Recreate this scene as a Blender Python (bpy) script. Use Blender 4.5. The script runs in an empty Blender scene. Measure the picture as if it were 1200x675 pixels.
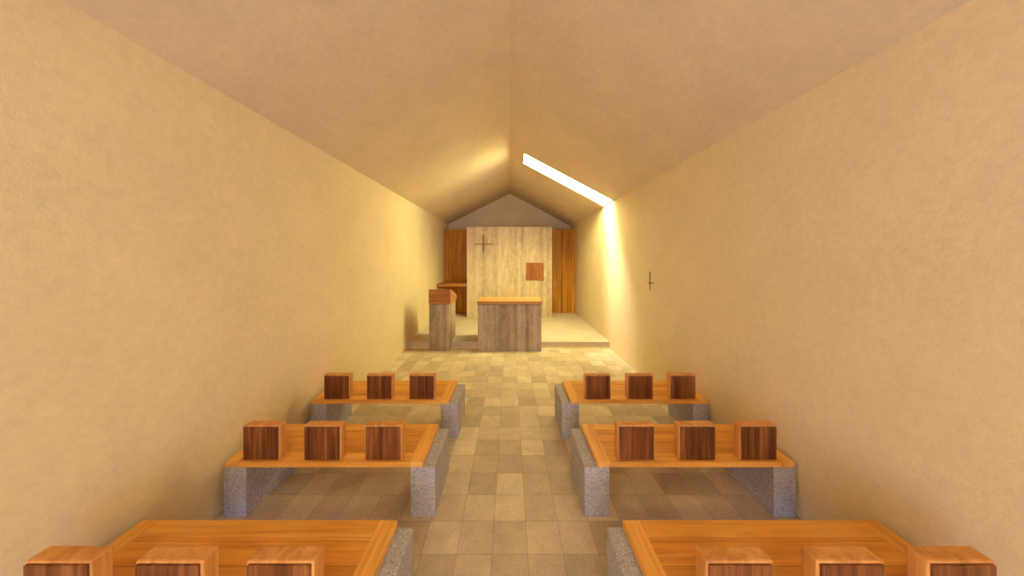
import bpy, bmesh, math, random
from mathutils import Vector

random.seed(4)
scene = bpy.context.scene
C = scene.collection

# ------------------------------------------------------------------ helpers
def mat(name):
    m = bpy.data.materials.new(name); m.use_nodes = True
    nt = m.node_tree
    return m, nt, nt.nodes['Principled BSDF']

def node(nt, typ, **kw):
    n = nt.nodes.new(typ)
    for k, v in kw.items():
        if k in n.inputs.keys(): n.inputs[k].default_value = v
        else: setattr(n, k, v)
    return n

def math_n(nt, op, a, b=None, c=None):
    n = nt.nodes.new('ShaderNodeMath'); n.operation = op
    for i, v in enumerate((a, b, c)):
        if v is None: continue
        if isinstance(v, (int, float)): n.inputs[i].default_value = v
        else: nt.links.new(v, n.inputs[i])
    return n.outputs[0]

def ramp(nt, fac, stops):
    n = nt.nodes.new('ShaderNodeValToRGB')
    e = n.color_ramp.elements
    while len(e) < len(stops): e.new(0.5)
    for el, (p, c) in zip(e, stops):
        el.position = p; el.color = (*c, 1)
    nt.links.new(fac, n.inputs[0])
    return n.outputs[0]

def mix(nt, fac, a, b, blend='MIX'):
    n = nt.nodes.new('ShaderNodeMix'); n.data_type = 'RGBA'; n.blend_type = blend
    for idx, v in ((0, fac), (6, a), (7, b)):
        if isinstance(v, (int, float)): n.inputs[idx].default_value = v
        elif isinstance(v, tuple): n.inputs[idx].default_value = (*v, 1)
        else: nt.links.new(v, n.inputs[idx])
    return n.outputs[2]

def coords(nt, scale=(1, 1, 1), rnd=0.0, kind='Object'):
    tc = nt.nodes.new('ShaderNodeTexCoord')
    out = tc.outputs[kind]
    if rnd:
        oi = nt.nodes.new('ShaderNodeObjectInfo')
        k = math_n(nt, 'MULTIPLY', oi.outputs['Random'], rnd)
        va = nt.nodes.new('ShaderNodeVectorMath'); va.operation = 'ADD'
        nt.links.new(out, va.inputs[0]); nt.links.new(k, va.inputs[1]); out = va.outputs[0]
    mp = nt.nodes.new('ShaderNodeMapping'); mp.inputs['Scale'].default_value = scale
    nt.links.new(out, mp.inputs[0])
    return mp.outputs[0]

def noise(nt, vec, scale=1.0, detail=5, rough=0.55, dist=0.0):
    n = node(nt, 'ShaderNodeTexNoise')
    n.inputs['Scale'].default_value = scale; n.inputs['Detail'].default_value = detail
    n.inputs['Roughness'].default_value = rough; n.inputs['Distortion'].default_value = dist
    nt.links.new(vec, n.inputs['Vector'])
    return n.outputs['Fac']

def bump(nt, bsdf, h, strength=0.2, dist=0.01):
    b = nt.nodes.new('ShaderNodeBump')
    b.inputs['Strength'].default_value = strength; b.inputs['Distance'].default_value = dist
    nt.links.new(h, b.inputs['Height']); nt.links.new(b.outputs[0], bsdf.inputs['Normal'])

def set_col(nt, bsdf, col): nt.links.new(col, bsdf.inputs['Base Color'])

# ------------------------------------------------------------------ materials
def plaster(name, base, var=0.10, fine=260, bstr=0.35):
    m, nt, b = mat(name)
    v = coords(nt)
    big = noise(nt, v, 2.2, 6, 0.65)
    mid = noise(nt, v, 22, 5, 0.7)
    fin = noise(nt, v, fine, 3, 0.7)
    lo = tuple(c * (1 - var) for c in base); hi = tuple(min(1, c * (1 + var * 0.6)) for c in base)
    c1 = ramp(nt, big, [(0.3, lo), (0.7, hi)])
    c2 = ramp(nt, mid, [(0.25, (0.90, 0.89, 0.87)), (0.65, (1, 1, 1))])
    set_col(nt, b, mix(nt, 1.0, c1, c2, 'MULTIPLY'))
    b.inputs['Roughness'].default_value = 0.92
    b.inputs['Specular IOR Level'].default_value = 0.15
    h = math_n(nt, 'ADD', math_n(nt, 'MULTIPLY', fin, 0.5), mid)
    bump(nt, b, h, bstr, 0.004)
    return m

M = {}
M['wall'] = plaster('wall_plaster', (0.775, 0.66, 0.41), 0.05, 230, 0.5)
M['ceiling'] = plaster('ceiling_plaster', (0.68, 0.57, 0.40), 0.07)

def wood(name, dark, mid_, light, axis, board=None, board_axis=0, rnd=0.0, rough=0.42, fine=1.0, joint=0.0025, tv=0.34):
    m, nt, b = mat(name)
    s = [34.0 * fine] * 3; s[axis] = 1.6
    v = coords(nt, tuple(s), rnd)
    if board:
        tc = nt.nodes.new('ShaderNodeTexCoord')
        sx = nt.nodes.new('ShaderNodeSeparateXYZ'); nt.links.new(tc.outputs['Object'], sx.inputs[0])
        k = math_n(nt, 'DIVIDE', sx.outputs[board_axis], board)
        fl = math_n(nt, 'FLOOR', k)
        wn = nt.nodes.new('ShaderNodeTexWhiteNoise'); wn.noise_dimensions = '1D'
        nt.links.new(fl, wn.inputs['W'])
        off = nt.nodes.new('ShaderNodeVectorMath'); off.operation = 'MULTIPLY_ADD'
        nt.links.new(wn.outputs['Color'], off.inputs[0]); off.inputs[1].default_value = (40, 40, 40)
        nt.links.new(v, off.inputs[2]); v = off.outputs[0]
    n1 = noise(nt, v, 1.0, 6, 0.6, 0.6)
    s2 = [7.0] * 3; s2[axis] = 0.7
    v2 = coords(nt, tuple(s2), rnd)
    n2 = noise(nt, v2, 1.0, 3, 0.5, 1.4)
    f = math_n(nt, 'ADD', math_n(nt, 'MULTIPLY', n1, 0.6), math_n(nt, 'MULTIPLY', n2, 0.4))
    col = ramp(nt, f, [(0.34, dark), (0.5, mid_), (0.66, light)])
    if board:
        tone = math_n(nt, 'MULTIPLY_ADD', wn.outputs['Value'], tv, 0.97 - tv / 2)
        hsv = nt.nodes.new('ShaderNodeHueSaturation'); nt.links.new(tone, hsv.inputs['Value'])
        nt.links.new(col, hsv.inputs['Color']); col = hsv.outputs[0]
        fr = math_n(nt, 'FRACT', k)
        g = math_n(nt, 'LESS_THAN', math_n(nt, 'MULTIPLY', math_n(nt, 'MINIMUM', fr, math_n(nt, 'SUBTRACT', 1.0, fr)), board), joint)
        col = mix(nt, math_n(nt, 'MULTIPLY', g, 0.7), col, tuple(c * 0.35 for c in dark))
    set_col(nt, b, col)
    b.inputs['Roughness'].default_value = rough
    b.inputs['Specular IOR Level'].default_value = 0.16
    bump(nt, b, n1, 0.08, 0.002)
    return m

SEAT = ((0.50, 0.195, 0.030), (0.70, 0.305, 0.052), (0.80, 0.41, 0.088))
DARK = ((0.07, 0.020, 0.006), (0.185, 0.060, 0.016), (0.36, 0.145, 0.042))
M['seat'] = wood('oiled_seat_wood', *SEAT, axis=0, board=0.105, board_axis=1, rnd=3.0, tv=0.16, joint=0.0011)
M['rail_x'] = wood('seat_rail_wood', (0.58, 0.25, 0.045), (0.75, 0.36, 0.070), (0.83, 0.45, 0.11), axis=0, rnd=5.0)
M['rail_y'] = wood('seat_end_wood', (0.62, 0.285, 0.052), (0.79, 0.40, 0.085), (0.86, 0.49, 0.125), axis=1, rnd=5.0)
M['block'] = wood('backrest_wood', (0.46, 0.19, 0.048), (0.62, 0.285, 0.078), (0.72, 0.37, 0.12), axis=2, rnd=9.0)
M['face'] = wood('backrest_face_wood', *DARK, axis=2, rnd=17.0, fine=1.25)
M['panel'] = wood('cedar_board_wood', (0.36, 0.135, 0.010), (0.58, 0.25, 0.020), (0.72, 0.34, 0.038), axis=2, board=0.135, board_axis=0)
M['shelf'] = wood('shelf_wood', (0.28, 0.10, 0.025), (0.42, 0.165, 0.042), (0.52, 0.23, 0.062), axis=0)
M['desk'] = wood('lectern_wood', (0.27, 0.095, 0.022), (0.42, 0.165, 0.040), (0.52, 0.23, 0.062), axis=0)
M['altar_wood'] = wood('altar_top_wood', (0.48, 0.22, 0.06), (0.62, 0.31, 0.095), (0.70, 0.38, 0.13), axis=0, board=0.18, board_axis=1)
M['tabernacle'] = wood('tabernacle_wood', (0.16, 0.042, 0.008), (0.40, 0.14, 0.026), (0.68, 0.30, 0.075), axis=2, board=0.045, board_axis=0)

def board_concrete(name, dark, light, board=0.085, streak=1.0, pits=True):
    m, nt, b = mat(name)
    tc = nt.nodes.new('ShaderNodeTexCoord')
    sx = nt.nodes.new('ShaderNodeSeparateXYZ'); nt.links.new(tc.outputs['Object'], sx.inputs[0])
    k = math_n(nt, 'DIVIDE', math_n(nt, 'ADD', sx.outputs[0], sx.outputs[1]), board)
    fl = math_n(nt, 'FLOOR', k)
    wn = nt.nodes.new('ShaderNodeTexWhiteNoise'); wn.noise_dimensions = '1D'
    nt.links.new(fl, wn.inputs['W'])
    st = noise(nt, coords(nt, (30 * streak, 30 * streak, 2.2)), 1, 5, 0.65, 0.3)
    bl = noise(nt, coords(nt, (2.2, 2.2, 1.3)), 3.5, 7, 0.78, 0.5)
    f = math_n(nt, 'ADD', math_n(nt, 'ADD', math_n(nt, 'MULTIPLY', wn.outputs['Value'], 0.18), math_n(nt, 'MULTIPLY', st, 0.36)), math_n(nt, 'MULTIPLY', bl, 0.56))
    col = ramp(nt, f, [(0.41, dark), (0.66, light)])
    if pits:
        pv = node(nt, 'ShaderNodeTexVoronoi'); pv.inputs['Scale'].default_value = 9
        nt.links.new(coords(nt), pv.inputs['Vector'])
        msk = math_n(nt, 'LESS_THAN', pv.outputs['Distance'], 0.075)
        col = mix(nt, math_n(nt, 'MULTIPLY', msk, 0.65), col, tuple(c * 0.25 for c in dark))
    fr = math_n(nt, 'FRACT', k)
    g = math_n(nt, 'LESS_THAN', fr, 0.05)
    col = mix(nt, math_n(nt, 'MULTIPLY', g, 0.22), col, dark)
    set_col(nt, b, col)
    b.inputs['Roughness'].default_value = 0.85; b.inputs['Specular IOR Level'].default_value = 0.2
    bump(nt, b, math_n(nt, 'ADD', st, math_n(nt, 'MULTIPLY', wn.outputs['Value'], 0.6)), 0.35, 0.004)
    return m
M['slab'] = board_concrete('board_marked_concrete', (0.43, 0.33, 0.185), (0.71, 0.585, 0.365))
M['altar_con'] = board_concrete('streaked_concrete', (0.28, 0.22, 0.145), (0.52, 0.425, 0.305), 0.07, 0.8)

def terrazzo(name, base, lo, hi, scale=95, amt=1.0):
    m, nt, b = mat(name)
    v = coords(nt)
    vo = node(nt, 'ShaderNodeTexVoronoi'); vo.inputs['Scale'].default_value = scale
    nt.links.new(v, vo.inputs['Vector'])
    sp = nt.nodes.new('ShaderNodeSeparateXYZ'); nt.links.new(vo.outputs['Color'], sp.inputs[0])
    c = ramp(nt, sp.outputs[0], [(0.08, lo), (0.28, base), (0.72, base), (0.93, hi)])
    n = noise(nt, v, 6, 5, 0.7)
    c2 = ramp(nt, n, [(0.3, (0.84, 0.84, 0.84)), (0.7, (1, 1, 1))])
    set_col(nt, b, mix(nt, 1.0, c, c2, 'MULTIPLY'))
    b.inputs['Roughness'].default_value = 0.8
    bump(nt, b, sp.outputs[1], 0.25, 0.002)
    return m
M['support'] = terrazzo('aggregate_concrete', (0.425, 0.412, 0.405), (0.30, 0.285, 0.275), (0.57, 0.53, 0.475), 150)
M['podium'] = plaster('podium_concrete', (0.60, 0.52, 0.385), 0.10, 180, 0.2)

def floor_mat():
    m, nt, b = mat('stone_floor_tiles')
    T = 0.2
    tc = nt.nodes.new('ShaderNodeTexCoord')
    sx = nt.nodes.new('ShaderNodeSeparateXYZ'); nt.links.new(tc.outputs['Object'], sx.inputs[0])
    u = math_n(nt, 'DIVIDE', math_n(nt, 'SUBTRACT', sx.outputs[0], 0.10), T)
    w = math_n(nt, 'DIVIDE', math_n(nt, 'SUBTRACT', sx.outputs[1], 1.58), T)
    cb = nt.nodes.new('ShaderNodeCombineXYZ')
    nt.links.new(math_n(nt, 'FLOOR', u), cb.inputs[0]); nt.links.new(math_n(nt, 'FLOOR', w), cb.inputs[1])
    wn = nt.nodes.new('ShaderNodeTexWhiteNoise'); wn.noise_dimensions = '3D'
    nt.links.new(cb.outputs[0], wn.inputs['Vector'])
    tone = ramp(nt, wn.outputs['Value'], [(0.0, (0.52, 0.43, 0.295)), (0.5, (0.65, 0.54, 0.37)), (0.8, (0.70, 0.59, 0.41)), (1.0, (0.79, 0.68, 0.48))])
    v = coords(nt)
    n1 = ramp(nt, noise(nt, v, 5, 6, 0.7, 0.4), [(0.3, (0.80, 0.79, 0.76)), (0.7, (1.08, 1.07, 1.05))])
    n2 = ramp(nt, noise(nt, v, 70, 4, 0.75), [(0.3, (0.80, 0.80, 0.80)), (0.62, (1, 1, 1))])
    col = mix(nt, 1.0, mix(nt, 1.0, tone, n1, 'MULTIPLY'), n2, 'MULTIPLY')
    pv = node(nt, 'ShaderNodeTexVoronoi'); pv.inputs['Scale'].default_value = 26
    nt.links.new(v, pv.inputs['Vector'])
    pit = math_n(nt, 'LESS_THAN', pv.outputs['Distance'], 0.07)
    col = mix(nt, math_n(nt, 'MULTIPLY', pit, 0.6), col, (0.06, 0.05, 0.035))
    def edge(a):
        f = math_n(nt, 'FRACT', a)
        return math_n(nt, 'MINIMUM', f, math_n(nt, 'SUBTRACT', 1.0, f))
    e = math_n(nt, 'MINIMUM', edge(u), edge(w))
    g = math_n(nt, 'LESS_THAN', e, 0.010)
    col = mix(nt, math_n(nt, 'MULTIPLY', g, 0.55), col, (0.24, 0.20, 0.14))
    set_col(nt, b, col)
    b.inputs['Roughness'].default_value = 0.62; b.inputs['Specular IOR Level'].default_value = 0.3
    h = math_n(nt, 'SUBTRACT', noise(nt, v, 70, 4, 0.7), math_n(nt, 'MULTIPLY', g, 1.0))
    bump(nt, b, h, 0.2, 0.003)
    return m
M['floor'] = floor_mat()

def metal(name, col, rough=0.45):
    m, nt, b = mat(name)
    n = noise(nt, coords(nt), 60, 3)
    set_col(nt, b, ramp(nt, n, [(0.3, tuple(c * 0.8 for c in col)), (0.7, col)]))
    b.inputs['Metallic'].default_value = 0.8; b.inputs['Roughness'].default_value = rough
    return m
M['iron'] = metal('dark_iron', (0.16, 0.095, 0.055), 0.55)
M['bronze'] = metal('bronze', (0.55, 0.38, 0.16))

def pane_mat():
    m = bpy.data.materials.new('clear_glazing'); m.use_nodes = True
    nt = m.node_tree; nt.nodes.clear()
    out = nt.nodes.new('ShaderNodeOutputMaterial')
    t = nt.nodes.new('ShaderNodeBsdfTransparent'); g = nt.nodes.new('ShaderNodeBsdfGlossy')
    g.inputs['Roughness'].default_value = 0.02
    mx = nt.nodes.new('ShaderNodeMixShader')
    mx.inputs[0].default_value = 0.04; nt.links.new(t.outputs[0], mx.inputs[1]); nt.links.new(g.outputs[0], mx.inputs[2])
    nt.links.new(mx.outputs[0], out.inputs[0])
    return m
M['glass'] = pane_mat()

# ------------------------------------------------------------------ mesh helpers
def add_box(bm, x0, x1, y0, y1, z0, z1, bev=0.0, seg=2):
    b2 = bmesh.new()
    vs = [b2.verts.new(p) for p in ((x0, y0, z0), (x1, y0, z0), (x1, y1, z0), (x0, y1, z0), (x0, y0, z1), (x1, y0, z1), (x1, y1, z1), (x0, y1, z1))]
    for f in ((0, 3, 2, 1), (4, 5, 6, 7), (0, 1, 5, 4), (1, 2, 6, 5), (2, 3, 7, 6), (3, 0, 4, 7)):
        b2.faces.new([vs[i] for i in f])
    if bev:
        bmesh.ops.bevel(b2, geom=list(b2.edges), offset=bev, segments=seg, affect='EDGES', profile=0.5)
    me = bpy.data.meshes.new('tmp'); b2.to_mesh(me); b2.free()
    bm.from_mesh(me); bpy.data.meshes.remove(me)

def add_prism(bm, poly, axis, a0, a1, bev=0.0):
    """poly: list of 2D points, extruded along axis (0=x with (y,z), 1=y with (x,z), 2=z with (x,y))"""
    def P(p, a):
        return {0: (a, p[0], p[1]), 1: (p[0], a, p[1]), 2: (p[0], p[1], a)}[axis]
    b2 = bmesh.new()
    lo = [b2.verts.new(P(p, a0)) for p in poly]; hi = [b2.verts.new(P(p, a1)) for p in poly]
    b2.faces.new(lo); b2.faces.new(hi[::-1])
    n = len(poly)
    for i in range(n):
        b2.faces.new((lo[i], hi[i], hi[(i + 1) % n], lo[(i + 1) % n]))
    bmesh.ops.recalc_face_normals(b2, faces=b2.faces)
    if bev:
        bmesh.ops.bevel(b2, geom=list(b2.edges), offset=bev, segments=2, affect='EDGES', profile=0.5)
    me = bpy.data.meshes.new('tmp'); b2.to_mesh(me); b2.free()
    bm.from_mesh(me); bpy.data.meshes.remove(me)

def add_cyl(bm, p0, p1, r, n=16):
    p0, p1 = Vector(p0), Vector(p1); d = p1 - p0
    q = Vector((0, 0, 1)).rotation_difference(d.normalized())
    lo = []; hi = []
    for i in range(n):
        a = 2 * math.pi * i / n
        o = q @ Vector((r * math.cos(a), r * math.sin(a), 0))
        lo.append(bm.verts.new(p0 + o)); hi.append(bm.verts.new(p1 + o))
    bm.faces.new(lo[::-1]); bm.faces.new(hi)
    for i in range(n):
        bm.faces.new((lo[i], lo[(i + 1) % n], hi[(i + 1) % n], hi[i]))

def obj(name, bm, m, parent=None):
    me = bpy.data.meshes.new(name); bm.to_mesh(me); bm.free()
    me.materials.append(m)
    o = bpy.data.objects.new(name, me); C.objects.link(o)
    if parent: o.parent = parent
    return o

def boxo(name, dims, m, parent=None, bev=0.0):
    bm = bmesh.new(); add_box(bm, *dims, bev=bev); return obj(name, bm, m, parent)

def thing(name, label, cat, loc=(0, 0, 0), group=None):
    o = bpy.data.objects.new(name, None); C.objects.link(o)
    o.empty_display_size = 0.1; o.location = loc
    o['label'] = label; o['category'] = cat
    if group: o['group'] = group
    return o

def struct(o):
    o['kind'] = 'structure'; return o

# ------------------------------------------------------------------ room measures
H = 1.66
XL, XR, XM = -1.90, 1.865, 0.005
YB, YF = 8.72, -2.40
ZL, ZR, ZM = 2.76, 2.71, 3.70
ST = 0.12          # podium height
YS = 5.25          # podium front edge
T = 0.25

struct(boxo('floor', (XL - T, XR + T, YF - T, YB + T, -0.15, 0), M['floor']))
struct(boxo('wall_left', (XL - T, XL, YF - T, YB + T, 0, ZL), M['wall']))
struct(boxo('wall_right', (XR, XR + T, YF - T, YB + T, 0, ZR), M['wall']))
bm = bmesh.new()
add_prism(bm, [(XL, 0), (XR, 0), (XR, ZR), (XM, ZM), (XL, ZL)], 1, YB, YB + T)
struct(obj('wall_back', bm, M['wall']))
# rear wall behind the camera with a glazed entrance
DX0, DX1, DZ = -1.4, 1.4, 2.45
bm = bmesh.new()
def slope(x):
    return ZM + (ZL - ZM) * (x - XM) / (XL - XM) if x < XM else ZM + (ZR - ZM) * (x - XM) / (XR - XM)
add_prism(bm, [(XL, 0), (DX0, 0), (DX0, slope(DX0)), (XL, ZL)], 1, YF - T, YF)
add_prism(bm, [(DX1, 0), (XR, 0), (XR, ZR), (DX1, slope(DX1))], 1, YF - T, YF)
add_prism(bm, [(DX0, DZ), (DX1, DZ), (DX1, slope(DX1)), (XM, ZM), (DX0, slope(DX0))], 1, YF - T, YF)
struct(obj('wall_rear', bm, M['wall']))
dr = bpy.data.objects.new('door_1', None); C.objects.link(dr); dr['kind'] = 'structure'
dr.location = (0, YF - 0.12, 0)
bm = bmesh.new()
for x in (DX0, -0.03, DX1 - 0.06):
    add_box(bm, x, x + 0.06, -0.03, 0.03, 0, DZ, 0.003)
add_box(bm, DX0 + .06, DX1 - .06, -0.03, 0.03, DZ - 0.06, DZ, 0.003); add_box(bm, DX0 + .06, DX1 - .06, -0.03, 0.03, 0, 0.08, 0.003)
obj('door_frame', bm, M['desk'], dr)
bm = bmesh.new()
for a, b_ in ((DX0 + 0.06, -0.03), (0.03, DX1 - 0.06)):
    add_box(bm, a, b_, -0.004, 0.004, 0.08, DZ - 0.06)
obj('door_glass', bm, M['glass'], dr)

struct(boxo('ceiling_sky_blocker', (DX0 - .3, DX1 + .3, YF - T - 1.4, YF - T - .001, DZ + .02, DZ + .16), M['ceiling']))  # unseen slab, added to keep the high warm sky out of the entrance
# ceiling: two sloping slabs, the right one cut by the skylight slot
CT = 0.055
SX0, SX1, SY0, SY1 = 0.262, XR - 0.012, 5.05, 5.56
bm = bmesh.new()
add_prism(bm, [(XM, ZM), (XL - T, ZL - T * (ZM - ZL) / (XM - XL)), (XL - T, ZL + CT + .1), (XM, ZM + CT)], 1, YF - T, YB + T)
struct(obj('ceiling_left', bm, M['ceiling']))
bm = bmesh.new()
xs = [XM, SX0, SX1, XR + T]; ys = [YF - T, SY0, SY1, YB + T]
vt = {}
for i, x in enumerate(xs):
    for j, y in enumerate(ys):
        z = ZM + (ZR - ZM) * (x - XM) / (XR - XM)
        vt[i, j] = (bm.verts.new((x, y, z)), bm.verts.new((x, y, z + CT)))
for i in range(3):
    for j in range(3):
        if (i, j) == (1, 1): continue
        q = [(i, j), (i + 1, j), (i + 1, j + 1), (i, j + 1)]
        bm.faces.new([vt[k][0] for k in q][::-1]); bm.faces.new([vt[k][1] for k in q])
def side(a, b_): bm.faces.new((vt[a][0], vt[b_][0], vt[b_][1], vt[a][1]))
for i in range(3):
    side((i, 0), (i + 1, 0)); side((i + 1, 3), (i, 3)); side((0, i + 1), (0, i)); side((3, i), (3, i + 1))
side((2, 1), (1, 1)); side((1, 2), (2, 2)); side((1, 1), (1, 2)); side((2, 2), (2, 1))
bmesh.ops.recalc_face_normals(bm, faces=bm.faces)
struct(obj('ceiling_right', bm, M['ceiling']))
# skylight glazing
bm = bmesh.new()
def zr(x): return ZM + (ZR - ZM) * (x - XM) / (XR - XM)
add_prism(bm, [(SX0 - .05, zr(SX0 - .05) + CT + .002), (SX1 + .05, zr(SX1 + .05) + CT + .002), (SX1 + .05, zr(SX1 + .05) + CT + .012), (SX0 - .05, zr(SX0 - .05) + CT + .012)], 1, SY0 - .05, SY1 + .05)
struct(obj('window_1', bm, M['glass']))

# podium, notched where the altar and the lectern stand on the lower floor
AL = (-0.58, 0.572, 5.08, 5.60)
LE = (-1.468, -1.102, 5.10, 5.68)
g = 0.002
bm = bmesh.new()
poly = [(XL, YS), (LE[0] - g, YS), (LE[0] - g, LE[3] + g), (LE[1] + g, LE[3] + g), (LE[1] + g, YS), (AL[0] - g, YS), (AL[0] - g, AL[3] + g),
        (AL[1] + g, AL[3] + g), (AL[1] + g, YS), (XR, YS), (XR, YB), (XL, YB)]
add_prism(bm, poly, 2, 0.0, ST)
struct(obj('floor_podium', bm, M['podium']))
# pale mortar strip at the foot of the step
bm = bmesh.new()
for a, b_ in ((XL, LE[0] - g), (LE[1] + g, AL[0] - g), (AL[1] + g, XR)):
    add_box(bm, a, b_, YS - 0.018, YS, 0, 0.022)
struct(obj('trim_1', bm, M['wall']))

# ------------------------------------------------------------------ sanctuary things
YW = 7.45
sl = boxo('concrete_partition', (-1.144, 1.121, YW, YW + 0.28, ST, 2.527), M['slab'], bev=0.006)
sl['label'] = 'tall board-marked concrete slab standing behind the altar with a cross and tabernacle'; sl['category'] = 'partition'

# wooden screens left and right of the slab
YP = 8.08
def boards(bm, x0, x1, y0, y1, z0, z1, n):
    w = (x1 - x0) / n
    for i in range(n):
        add_box(bm, x0 + i * w + 0.0008, x0 + (i + 1) * w - 0.0008, y0, y1, z0, z1, 0.0025, 1)
t = thing('wooden_screen', 'brown vertical board screen left of the concrete slab above the wall shelf', 'screen', (-1.5, YP, ST))
bm = bmesh.new(); boards(bm, XL + 1.5 + .004, -1.10 + 1.5, 0, 0.05, 0.0, 2.40, 6)
obj('board_panel', bm, M['panel'], t)
t = thing('wooden_screen', 'brown vertical board screen right of the concrete slab holding a plain door with lever handle', 'screen', (1.5, YP, ST))
bm = bmesh.new(); boards(bm, 1.514 - 1.5, XR - 1.5 - .006, 0, 0.05, 0.0, 2.40, 2)
obj('board_panel', bm, M['panel'], t)
bm = bmesh.new(); boards(bm, 1.10 - 1.5, 1.502 - 1.5, 0.004, 0.05, 0.01, 2.40, 3)
d = obj('door', bm, M['panel'], t)
bm = bmesh.new()
hx = (650 - 597.5) / 329 * YP - 1.5; hz = H - 29 / 329 * YP - ST
add_cyl(bm, (hx, 0.004, hz), (hx, -0.05, hz), 0.011)
add_cyl(bm, (hx - .012, -0.045, hz), (hx + 0.13, -0.045, hz), 0.009)
add_box(bm, hx - .02, hx + .02, -0.004, 0.004, hz - .05, hz + .12, 0.002)
obj('handle', bm, M['bronze'], d)

# credence shelf from the left wall to the slab
t = thing('wall_shelf', 'reddish wooden shelf fixed low between left wall and concrete slab', 'shelf', (-1.5, 7.65, 0.957))
boxo('shelf_board', (XL + 1.5 + .002, -1.148 + 1.5, -0.40, 0.425, 0, 0.066), M['shelf'], t, 0.006)
boxo('bearer', (XL + 1.5 + .002, XL + 1.5 + .03, -0.34, 0.42, -0.05, -0.0005), M['shelf'], t, 0.003)

# iron cross on the slab
def latin_cross(bm, w, h, up, r, d0, d1):
    """flat bars facing -y: height h centred at the crossing 'up' from the bottom"""
    add_box(bm, -r, r, d0, d1, 0, h, 0.002)
    add_box(bm, -w / 2, -r, d0 + .001, d1 - .001, up - r, up + r, 0.002)
    add_box(bm, r, w / 2, d0 + .001, d1 - .001, up - r, up + r, 0.002)
t = thing('cross', 'slim dark metal cross fixed to the upper left of the concrete slab', 'cross', (-0.695, YW, 1.832))
bm = bmesh.new(); latin_cross(bm, 0.475, 0.463, 0.232, 0.009, -0.05, -0.032)
obj('cross_bars', bm, M['iron'], t)
bm = bmesh.new()
add_cyl(bm, (0, -0.034, 0.232), (0, 0.0005, 0.232), 0.006, 10)
obj('fixing_pin', bm, M['iron'], t)

# tabernacle
t = thing('tabernacle', 'square red-brown wooden cabinet set in the right side of the concrete slab', 'tabernacle', (0.666, YW, 1.115))
W = 0.229
bm = bmesh.new()
add_box(bm, -W, W, -0.03, 0.0, 0, 0.028, 0.003); add_box(bm, -W, W, -0.03, 0.0, 0.458 - 0.028, 0.458, 0.003)
add_box(bm, -W, -W + 0.028, -0.03, 0.0, 0.029, 0.429, 0.003); add_box(bm, W - 0.028, W, -0.03, 0.0, 0.029, 0.429, 0.003)
obj('frame', bm, M['tabernacle'], t)
for s in (-1, 1):
    a, b_ = sorted((s * 0.0015, s * (W - 0.030)))
    dd = boxo('door', (a, b_, -0.024, 0.0, 0.031, 0.427), M['tabernacle'], t, 0.003)
    bm = bmesh.new()
    add_cyl(bm, (s * 0.045, -0.024, 0.222), (s * 0.045, -0.045, 0.222), 0.006, 10)
    add_box(bm, min(s * .02, s * .07), max(s * .02, s * .07), -0.052, -0.043, 0.215, 0.229, 0.002)
    obj('pull', bm, M['iron'], dd)

# altar
t = thing('altar', 'block altar of streaked grey concrete with a light wooden top', 'altar', (0, 5.08, 0))
boxo('altar_base', (AL[0], AL[1], 0, AL[3] - AL[2], 0, 0.836), M['altar_con'], t, 0.005)
boxo('base_gap', (AL[0] + .015, AL[1] - .015, 0.015, AL[3] - AL[2] - .015, 0.836, 0.846), M['iron'], t)['label'] = 'dark shadow joint under the wooden top'
boxo('altar_top', (AL[0] - .018, AL[1] + .014, -0.006, AL[3] - AL[2] + .02, 0.846, 0.903), M['altar_wood'], t, 0.004)

# lectern
t = thing('lectern', 'concrete pillar lectern left of the altar with a sloping wooden reading desk', 'lectern', (-1.285, 5.10, 0))
boxo('pillar', (LE[0] + 1.285, LE[1] + 1.285, 0, LE[3] - LE[2], 0, 0.842), M['altar_con'], t, 0.005)
bm = bmesh.new()
add_prism(bm, [(-0.012, 0.852), (-0.012, 1.113), (0.05, 1.113), (0.60, 0.945), (0.60, 0.852)], 0, LE[0] + 1.285 - .004, LE[1] + 1.285 + .022, 0.004)
dk = obj('reading_desk', bm, M['desk'], t)
boxo('desk_gap', (LE[0] + 1.285 + .012, LE[1] + 1.285 - .012, 0.012, .56, 0.8425, 0.8515), M['iron'], t)['label'] = 'dark shadow joint under the desk'

# small cross on the right wall
yc = XR * 329 / 168.5
t = thing('wall_cross', 'small thin metal cross standing off the bare right wall', 'cross', (XR, yc, 1.26))
bm = bmesh.new()
add_box(bm, -0.052, -0.043, -0.005, 0.005, 0, 0.24, 0.0015)
add_box(bm, -0.0515, -0.0435, -0.05, -0.005, 0.0895, 0.0995, 0.0015); add_box(bm, -0.0515, -0.0435, 0.005, 0.05, 0.0895, 0.0995, 0.0015)
obj('cross_bars', bm, M['iron'], t)
bm = bmesh.new(); add_cyl(bm, (-0.044, 0, 0.0945), (0, 0, 0.0945), 0.004, 10)
obj('fixing_pin', bm, M['iron'], t)

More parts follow.
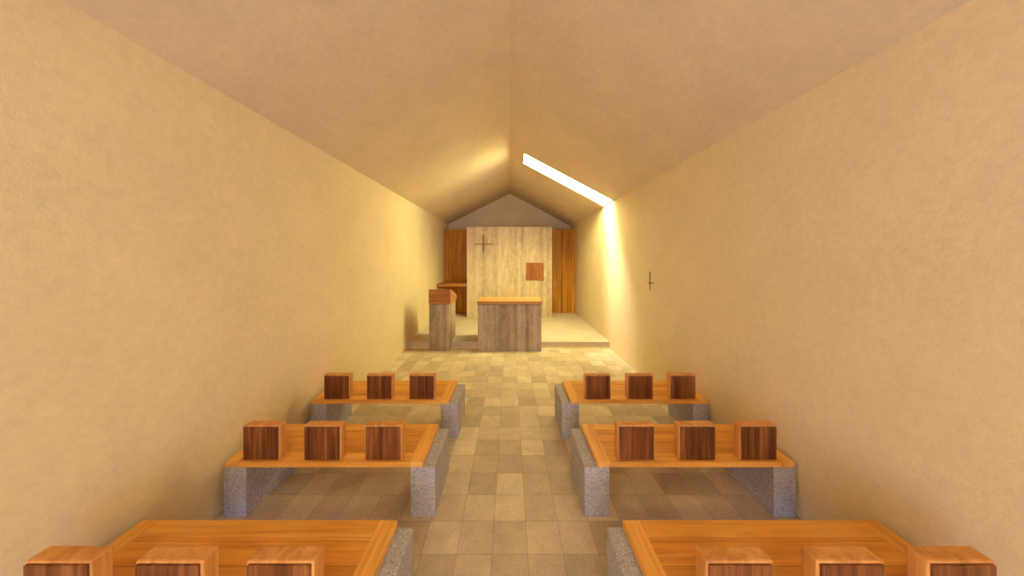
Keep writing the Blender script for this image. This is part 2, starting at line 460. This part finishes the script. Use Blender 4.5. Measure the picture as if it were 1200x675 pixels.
# ------------------------------------------------------------------ benches
BD = 0.42; SZ0, SZ1 = 0.322, 0.357
def make_bench(s, label, y):
    """s = -1: bench on the left of the aisle, +1: on the right; near edge at local y = 0"""
    t = thing('bench', label, 'bench', (0, y, 0), 'low wooden benches in two rows facing the altar')
    def X(a, b_): return sorted((s * a, s * b_))
    x0, x1 = 0.563, 1.835
    rl = 0.085
    a, b_ = X(x0 + rl, x1 - rl)
    boxo('seat_panel', (a, b_, rl + .0006, BD - rl - .0006, SZ0, SZ1 - .0025), M['seat'], t, 0.0015)
    for yy in (0, BD - rl):
        boxo('edge_rail', (a + .0006, b_ - .0006, yy, yy + rl, SZ0, SZ1), M['rail_x'], t, 0.003)
    for xa, xb in ((x0, x0 + rl), (x1 - rl, x1)):
        a2, b2 = X(xa, xb)
        boxo('end_rail', (a2, b2, 0, BD, SZ0, SZ1), M['rail_y'], t, 0.003)
    for xa, xb in ((0.482, 0.642), (1.70, 1.845)):
        a2, b2 = X(xa, xb)
        boxo('bench_support', (a2, b2, 0.003, BD, 0, SZ0 - .001), M['support'], t, 0.004)
    for xc in (0.820, 1.216, 1.612):
        c = s * xc
        w = 0.121
        bk = boxo('backrest', (c - w, c + w, 0.017, 0.074, SZ1 + .0005, 0.583), M['block'], t, 0.006)
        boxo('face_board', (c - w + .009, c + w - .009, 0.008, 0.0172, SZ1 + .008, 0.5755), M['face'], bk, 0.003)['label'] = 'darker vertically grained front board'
    return t

def copy_bench(src, label, y):
    r = src.copy(); C.objects.link(r); r.location = (0, y, 0); r['label'] = label
    for ch in list(src.children):
        c = ch.copy(); C.objects.link(c); c.parent = r
        for gch in ch.children:
            d_ = gch.copy(); C.objects.link(d_); d_.parent = c
    return r

ROWS = (2.60, 1.805, 0.985)
left = make_bench(-1, 'wooden bench left of the aisle in the row nearest the altar', ROWS[0])
copy_bench(left, 'wooden bench left of the aisle in the middle of the three rows', ROWS[1])
copy_bench(left, 'wooden bench in the bottom left corner nearest the viewer', ROWS[2])
right = make_bench(1, 'wooden bench right of the aisle in the row nearest the altar', ROWS[0])
copy_bench(right, 'wooden bench right of the aisle in the middle of the three rows', ROWS[1])
copy_bench(right, 'wooden bench in the bottom right corner nearest the viewer', ROWS[2])

# ------------------------------------------------------------------ light
w = bpy.data.worlds.new('sky'); scene.world = w; w.use_nodes = True
nt = w.node_tree; bg = nt.nodes['Background']
tc = nt.nodes.new('ShaderNodeTexCoord')
sx = nt.nodes.new('ShaderNodeSeparateXYZ'); nt.links.new(tc.outputs['Generated'], sx.inputs[0])
# hazy warm sky overhead and beyond the altar end, cool shaded sky low behind the entrance
f = math_n(nt, 'MAXIMUM', math_n(nt, 'MULTIPLY_ADD', sx.outputs[1], 0.5, 0.5), math_n(nt, 'MULTIPLY_ADD', sx.outputs[2], 1.6, -0.35))
WARM = (0.99, 0.885, 0.415); COOL = (0.52, 0.62, 1.0)
SKY_S, DOOR_S = 30.0, 4.6
col = ramp(nt, f, [(0.25, tuple(c * DOOR_S / SKY_S for c in COOL)), (0.55, WARM)])
up = math_n(nt, 'MULTIPLY_ADD', math_n(nt, 'MAXIMUM', sx.outputs[1], -0.15), -0.75, 1.0)
col = mix(nt, 1.0, col, up, 'MULTIPLY')
nt.links.new(col, bg.inputs['Color']); bg.inputs['Strength'].default_value = SKY_S

def portal(name, loc, rot, sx_, sy_):
    l = bpy.data.lights.new(name, 'AREA'); l.shape = 'RECTANGLE'; l.size = sx_; l.size_y = sy_
    l.cycles.is_portal = True
    o = bpy.data.objects.new(name, l); C.objects.link(o); o.location = loc; o.rotation_euler = rot
    return o
xm = (SX0 + SX1) / 2; ang = math.atan2(ZM - ZR, XR - XM)
portal('skylight_portal', (xm, (SY0 + SY1) / 2, zr(xm) + CT + 0.03), (0, ang, 0), (SX1 - SX0) / math.cos(ang) + .05, SY1 - SY0 + .05)
portal('entrance_portal', (0, YF - 0.2, DZ / 2), (math.radians(90), 0, 0), DX1 - DX0, DZ)

SUN = Vector((0.62, -0.21, -1.25))
sl_ = bpy.data.lights.new('sun', 'SUN'); sl_.energy = 13.0; sl_.angle = math.radians(25); sl_.color = (1.0, 0.86, 0.64)
so = bpy.data.objects.new('sun', sl_); C.objects.link(so)
so.rotation_euler = SUN.to_track_quat('-Z', 'Y').to_euler(); so.location = (-3, 8, 8)

# ------------------------------------------------------------------ camera
cd = bpy.data.cameras.new('camera'); cam = bpy.data.objects.new('camera', cd); C.objects.link(cam)
cam.location = (0, 0, H); cam.rotation_euler = (math.radians(90), 0, 0)
cd.sensor_width = 36; cd.lens = 36 * 329 / 1200
cd.shift_x = (600 - 597.5) / 1200; cd.shift_y = -(337.5 - 304) / 1200
cd.clip_start = 0.02
scene.camera = cam

scene.view_settings.view_transform = 'Standard'; scene.view_settings.look = 'None'
scene.view_settings.gamma = 1; scene.view_settings.use_curve_mapping = False
scene.view_settings.exposure = 0.70
scene.cycles.max_bounces = 16; scene.cycles.diffuse_bounces = 10
scene.cycles.transparent_max_bounces = 16
